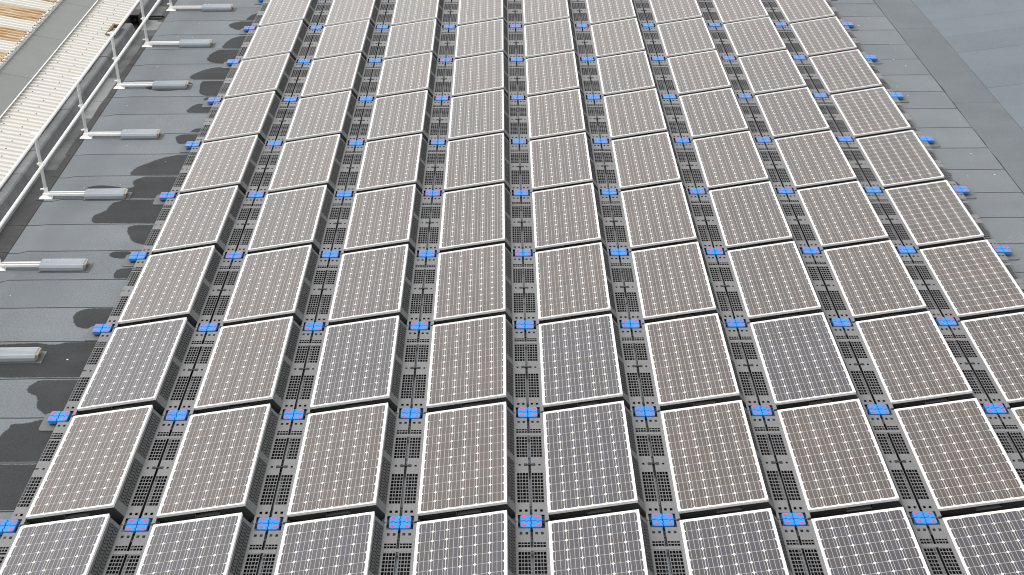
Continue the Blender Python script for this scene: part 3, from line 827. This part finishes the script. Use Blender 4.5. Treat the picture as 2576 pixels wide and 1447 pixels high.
def joint_me():
    m = MB(); m.box(A - .16, 1.612, ZF - .006, A + .152, 1.660, ZF + .003); return m.mesh('joint_bar', M['plastic'])
JM = joint_me()
def clip_me():
    m = MB()
    y = 1.035
    pts = [(A - .066, y - .020), (A - .034, y - .020), (A - .022, y - .009), (A + .022, y - .009), (A + .034, y - .020), (A + .066, y - .020),
           (A + .066, y + .020), (A + .034, y + .020), (A + .022, y + .009), (A - .022, y + .009), (A - .034, y + .020), (A - .066, y + .020)]
    m.prism(pts, ZF - .02, ZF + .006)
    return m.mesh('tie_clip', M['black'])
TCM = clip_me()
# slanting right wall
WT = (XHI - .004, ZHI - FD - .004); WB = (A - .172, ZF + .003)
WY0, WY1 = YN + .012, YF - .006
wd = Vector((WB[0] - WT[0], 0, WB[1] - WT[1])); WLn = wd.length; wd.normalize()
wn = Vector((-wd.z, 0, wd.x))
if wn.x < 0: wn = -wn
def wp(v, y, d=0.0):
    p = Vector((WT[0], 0, WT[1])) + wd * v + wn * d
    return (p.x, y, p.z)
def wall_me():
    m = MB()
    T = -.012
    pan = [(WY0 + .16, WY0 + .93), (WY0 + 1.05, WY1 - .06)]
    ylist = [WY0, pan[0][0], pan[0][1], pan[1][0], pan[1][1], WY1]
    v0, v1 = .030, WLn - .012
    for i in range(5):
        a, b_ = ylist[i], ylist[i + 1]
        if i in (1, 3):
            for (p, q) in ((0, v0), (v1, WLn)):
                m.hexa([wp(p, a, T), wp(p, b_, T), wp(q, b_, T), wp(q, a, T), wp(p, a), wp(p, b_), wp(q, b_), wp(q, a)])
        else:
            m.hexa([wp(0, a, T), wp(0, b_, T), wp(WLn, b_, T), wp(WLn, a, T), wp(0, a), wp(0, b_), wp(WLn, b_), wp(WLn, a)])
    return m.mesh('side_wall', M['plastic_pad']), pan, v0, v1
SWM, PAN, V0, V1 = wall_me()
def louvre_me(a, b_):
    m = MB()
    m.poly([wp(V0, a, -.010), wp(V0, b_, -.010), wp(V1, b_, -.010), wp(V1, a, -.010)])
    nu = int((b_ - a) / .052); nv = 4
    du = (b_ - a) / nu; dv = (V1 - V0) / nv
    for i in range(nu):
        for j in range(nv):
            u0 = a + i * du; c0 = V0 + j * dv
            s_ = .55 * du * (1 if j % 2 else -1)
            g = du * .34
            p = [(c0 + .002, u0 + du * .33 - s_ * .5), (c0 + dv - .002, u0 + du * .33 + s_ * .5), (c0 + dv - .002, u0 + du * .33 + s_ * .5 + g), (c0 + .002, u0 + du * .33 - s_ * .5 + g)]
            p = [(v_, min(max(u_, a), b_)) for v_, u_ in p]
            m.hexa([wp(v_, u_, -.010) for v_, u_ in p] + [wp(v_, u_, -.001) for v_, u_ in p])
    return m.mesh('louvre_panel', M['louvre'])
LVM = [louvre_me(*p) for p in PAN]
def under(x): return ZLO + (ZHI - ZLO) * (x - XLO) / (XHI - XLO) - FD
def front_me(yw, name, recess):
    m = MB()
    xs = [XLO - .002, .62, .90, XHI - .004]
    for i in range(3):
        xa, xb = xs[i], xs[i + 1]
        lo, ha, hb = .012, under(xa) + .004, under(xb) + .004
        if recess and i == 1:
            m.hexa([(xa, yw, lo), (xb, yw, lo), (xb, yw + .012, lo), (xa, yw + .012, lo), (xa, yw, ha - .068), (xb, yw, hb - .068), (xb, yw + .012, hb - .068), (xa, yw + .012, ha - .068)])
            m.hexa([(xa, yw, ha - .018), (xb, yw, hb - .018), (xb, yw + .012, hb - .018), (xa, yw + .012, ha - .018), (xa, yw, ha), (xb, yw, hb), (xb, yw + .012, hb), (xa, yw + .012, ha)])
        else:
            m.hexa([(xa, yw, lo), (xb, yw, lo), (xb, yw + .012, lo), (xa, yw + .012, lo), (xa, yw, ha), (xb, yw, hb), (xb, yw + .012, hb), (xa, yw + .012, ha)])
    # triangular cheek closing the end below the slanting wall
    m.poly([(XHI - .004, yw, .012), (WB[0], yw, .012), (WB[0], yw, WB[1]), (XHI - .004, yw, WT[1])])
    return m.mesh(name, M['dark'])
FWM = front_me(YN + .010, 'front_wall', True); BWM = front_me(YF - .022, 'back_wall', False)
def recess_me():
    m = MB(); xa, xb = .622, .898; y = YN + .022
    ha, hb = under(xa), under(xb)
    m.hexa([(xa, y + .03, .03), (xb, y + .03, .03), (xb, y + .04, .03), (xa, y + .04, .03), (xa, y + .03, ha), (xb, y + .03, hb), (xb, y + .04, hb), (xa, y + .04, ha)], 0)
    m.hexa([(xa, y - .022, ha - .068), (xb, y - .022, hb - .068), (xb, y + .03, hb - .068), (xa, y + .03, ha - .068), (xa, y - .022, ha - .060), (xb, y - .022, hb - .060), (xb, y + .03, hb - .060), (xa, y + .03, ha - .060)], 1)
    m.hexa([(xa, y - .02, ha - .060), (xa + .008, y - .02, ha - .060), (xa + .008, y - .012, ha - .060), (xa, y - .012, ha - .060), (xa, y - .02, ha - .02), (xa + .008, y - .02, ha - .02), (xa + .008, y - .012, ha - .02), (xa, y - .012, ha - .02)], 1)
    return m.mesh('handle_recess', [M['black'], M['plastic_pad']])
HRM = recess_me()
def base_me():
    m = MB(); m.box(.02, .012, .005, A - .02, B - .012, .010); return m.mesh('hole_shade_sheet', M['hole_shade'])  # added black sheet so the grille openings read as deep shade
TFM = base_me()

tray_p = empty('mounting_tray'); tag(tray_p, 'x', 'mounting tray', 'grey mounting trays under the panels')
link('grille_flange', LFM, tray_p); link('grille_flange', RFM, tray_p)
sw = link('side_wall', SWM, tray_p)
for lm in LVM: link('louvre_panel', lm, sw)
fw = link('front_wall', FWM, tray_p); link('handle_recess', HRM, fw)
link('back_wall', BWM, tray_p); link('hole_shade_sheet', TFM, tray_p); link('joint_bar', JM, tray_p); link('tie_clip', TCM, tray_p)
register(tray_p)
tray_edge = empty('mounting_tray'); tag(tray_edge, 'x', 'mounting tray', 'grey mounting trays under the panels')
link('grille_flange', LFM, tray_edge); link('grille_flange', RFM, tray_edge)
sw = link('side_wall', SWM, tray_edge)
for lm in LVM: link('louvre_panel', lm, sw)
fw = link('front_wall', FWM, tray_edge); link('handle_recess', HRM, fw)
link('back_wall', BWM, tray_edge); link('hole_shade_sheet', TFM, tray_edge)
register(tray_edge)

# --- connector pad: four jigsaw quarters with red caps on a grey base plate
PX, PY = .121, .106
def seam(t, L):
    """sideways wiggle of the jigsaw seam at distance t from the centre"""
    u = abs(t) / L; s_ = 1 if t > 0 else -1
    return s_ * (.010 * math.exp(-((u - .42) / .10) ** 2) - .010 * math.exp(-((u - .62) / .10) ** 2))
def quarter_me(sx, sy):
    g = .0038; N = 12
    pts = []
    for i in range(N + 1):                     # along the horizontal seam, centre to rim
        t = (.004 + (PX - .004) * i / N) * sx
        pts.append((t if i else sx * g, seam(t, PX) + sy * g))
    rr = .030; cx, cy = sx * (PX - rr), sy * (PY - rr)
    for i in range(6):
        a = math.pi / 2 * i / 5
        pts.append((cx + sx * rr * math.cos(a), cy + sy * rr * math.sin(a)))
    for i in range(N, 0, -1):
        t = (.004 + (PY - .004) * i / N) * sy
        pts.append((-seam(t, PY) + sx * g, t))
    if sx * sy < 0: pts.reverse()
    m = MB(); m.prism(pts, ZC - .045, ZC, bev=.004)
    return m.mesh('pad_quarter', M['blue'])
def cap_r_me():
    m = MB(); n = 14
    pts = [(.024 * math.cos(2 * math.pi * i / n), .019 * math.sin(2 * math.pi * i / n)) for i in range(n)]
    m.prism(pts, 0, .0045, bev=.0018); return m.mesh('red_cap', M['red'])
def plate_me():
    m = MB(); w_, h_, rr = .215, .19, .05; pts = []
    for (qx, qy, a0) in ((1, 1, 0), (-1, 1, 90), (-1, -1, 180), (1, -1, 270)):
        for i in range(5):
            a = R(a0 + 90 * i / 4)
            pts.append((qx * (w_ - rr) + rr * math.cos(a), qy * (h_ - rr) + rr * math.sin(a) - .02))
    m.prism(pts, .004, .016, bev=.003); return m.mesh('base_plate', M['plastic_pad'])
def stem_me():
    m = MB(); m.tube((0, 0, .016), (0, 0, ZC - .045), .05, 12); m.box(-.14, -.012, .03, .14, .012, .055); return m.mesh('stem', M['black'])
RC, BPM, STM = cap_r_me(), plate_me(), stem_me()
con_p = empty('connector_pad'); tag(con_p, 'x', 'connector', 'blue connector pads joining the trays')
link('base_plate', BPM, con_p); link('stem', STM, con_p)
for sx in (-1, 1):
    for sy in (-1, 1):
        q = link('pad_quarter', quarter_me(sx, sy), con_p)
        link('red_cap', RC, q, (sx * .080, sy * .068, ZC - .0015))
register(con_p)

# --- lay the array out
def seen(pts, margin=0.0):
    from bpy_extras.object_utils import world_to_camera_view
    for p in pts:
        c = world_to_camera_view(sc, cam, Vector(p))
        if c.z > 0 and -margin < c.x < 1 + margin and -margin < c.y < 1 + margin: return True
    return False
sc.render.resolution_x, sc.render.resolution_y = 1024, 575
bpy.context.view_layer.update()
first = {}
def place(proto, loc, rot, label):
    if proto.name not in first:
        first[proto.name] = 1; o = proto
    else:
        o = copy_tree(proto)
    o.location = loc; o.rotation_euler = rot; o['label'] = label
    return o
rnd = random.Random(11)
tones = ['cell_a', 'cell_b', 'cell_c']
SLATE = {(-1, 0), (-1, 1), (-1, 2), (-1, 3), (-1, 4), (-1, 5), (-1, 6), (-1, 7), (1, 0), (1, 2), (1, 4), (1, 6), (0, 4)}
for r in range(-1, 10):
    for c in range(NC):
        x, y = c * A, r * B
        cn, rn = ORD[c], ORD[r + 1]
        vis = seen([(x + XLO + (XHI - XLO) * i / 4, y + YN + (YF - YN) * j / 4, ZLO + (ZHI - ZLO) * i / 4) for i in range(5) for j in range(5)])
        if vis: pr = protos['cell_c' if (r, c) in SLATE else rnd.choice(['cell_a', 'cell_a', 'cell_b'])]
        else: pr = proto_x
        place(pr, (x + XLO, y + YN, ZLO), (rnd.uniform(-.0012, .0012), -TILT + rnd.uniform(-.002, .002), rnd.uniform(-.0015, .0015)),
              'silver framed solar panel, %s column from the left, %s row up from the bottom' % (cn, rn))
        place(tray_edge if c == NC - 1 else tray_p, (x, y, 0), (0, 0, 0),
              'grey plastic mounting tray under the panel, %s column from left, %s row from bottom' % (cn, rn))
for r in range(0, 11):
    for c in range(NC + 1):
        place(con_p, (c * A + rnd.uniform(-.003, .003), r * B + rnd.uniform(-.003, .003), 0), (0, 0, rnd.uniform(-.012, .012)),
              'blue connector pad with four red caps, %s column from left, %s row from bottom' % (ORD[c], ORD[r]))
for pr in list(protos.values()) + [proto_x, tray_p, tray_edge, con_p]:
    if pr.name not in first:
        for o in list(pr.children): bpy.data.objects.remove(o)
        bpy.data.objects.remove(pr)
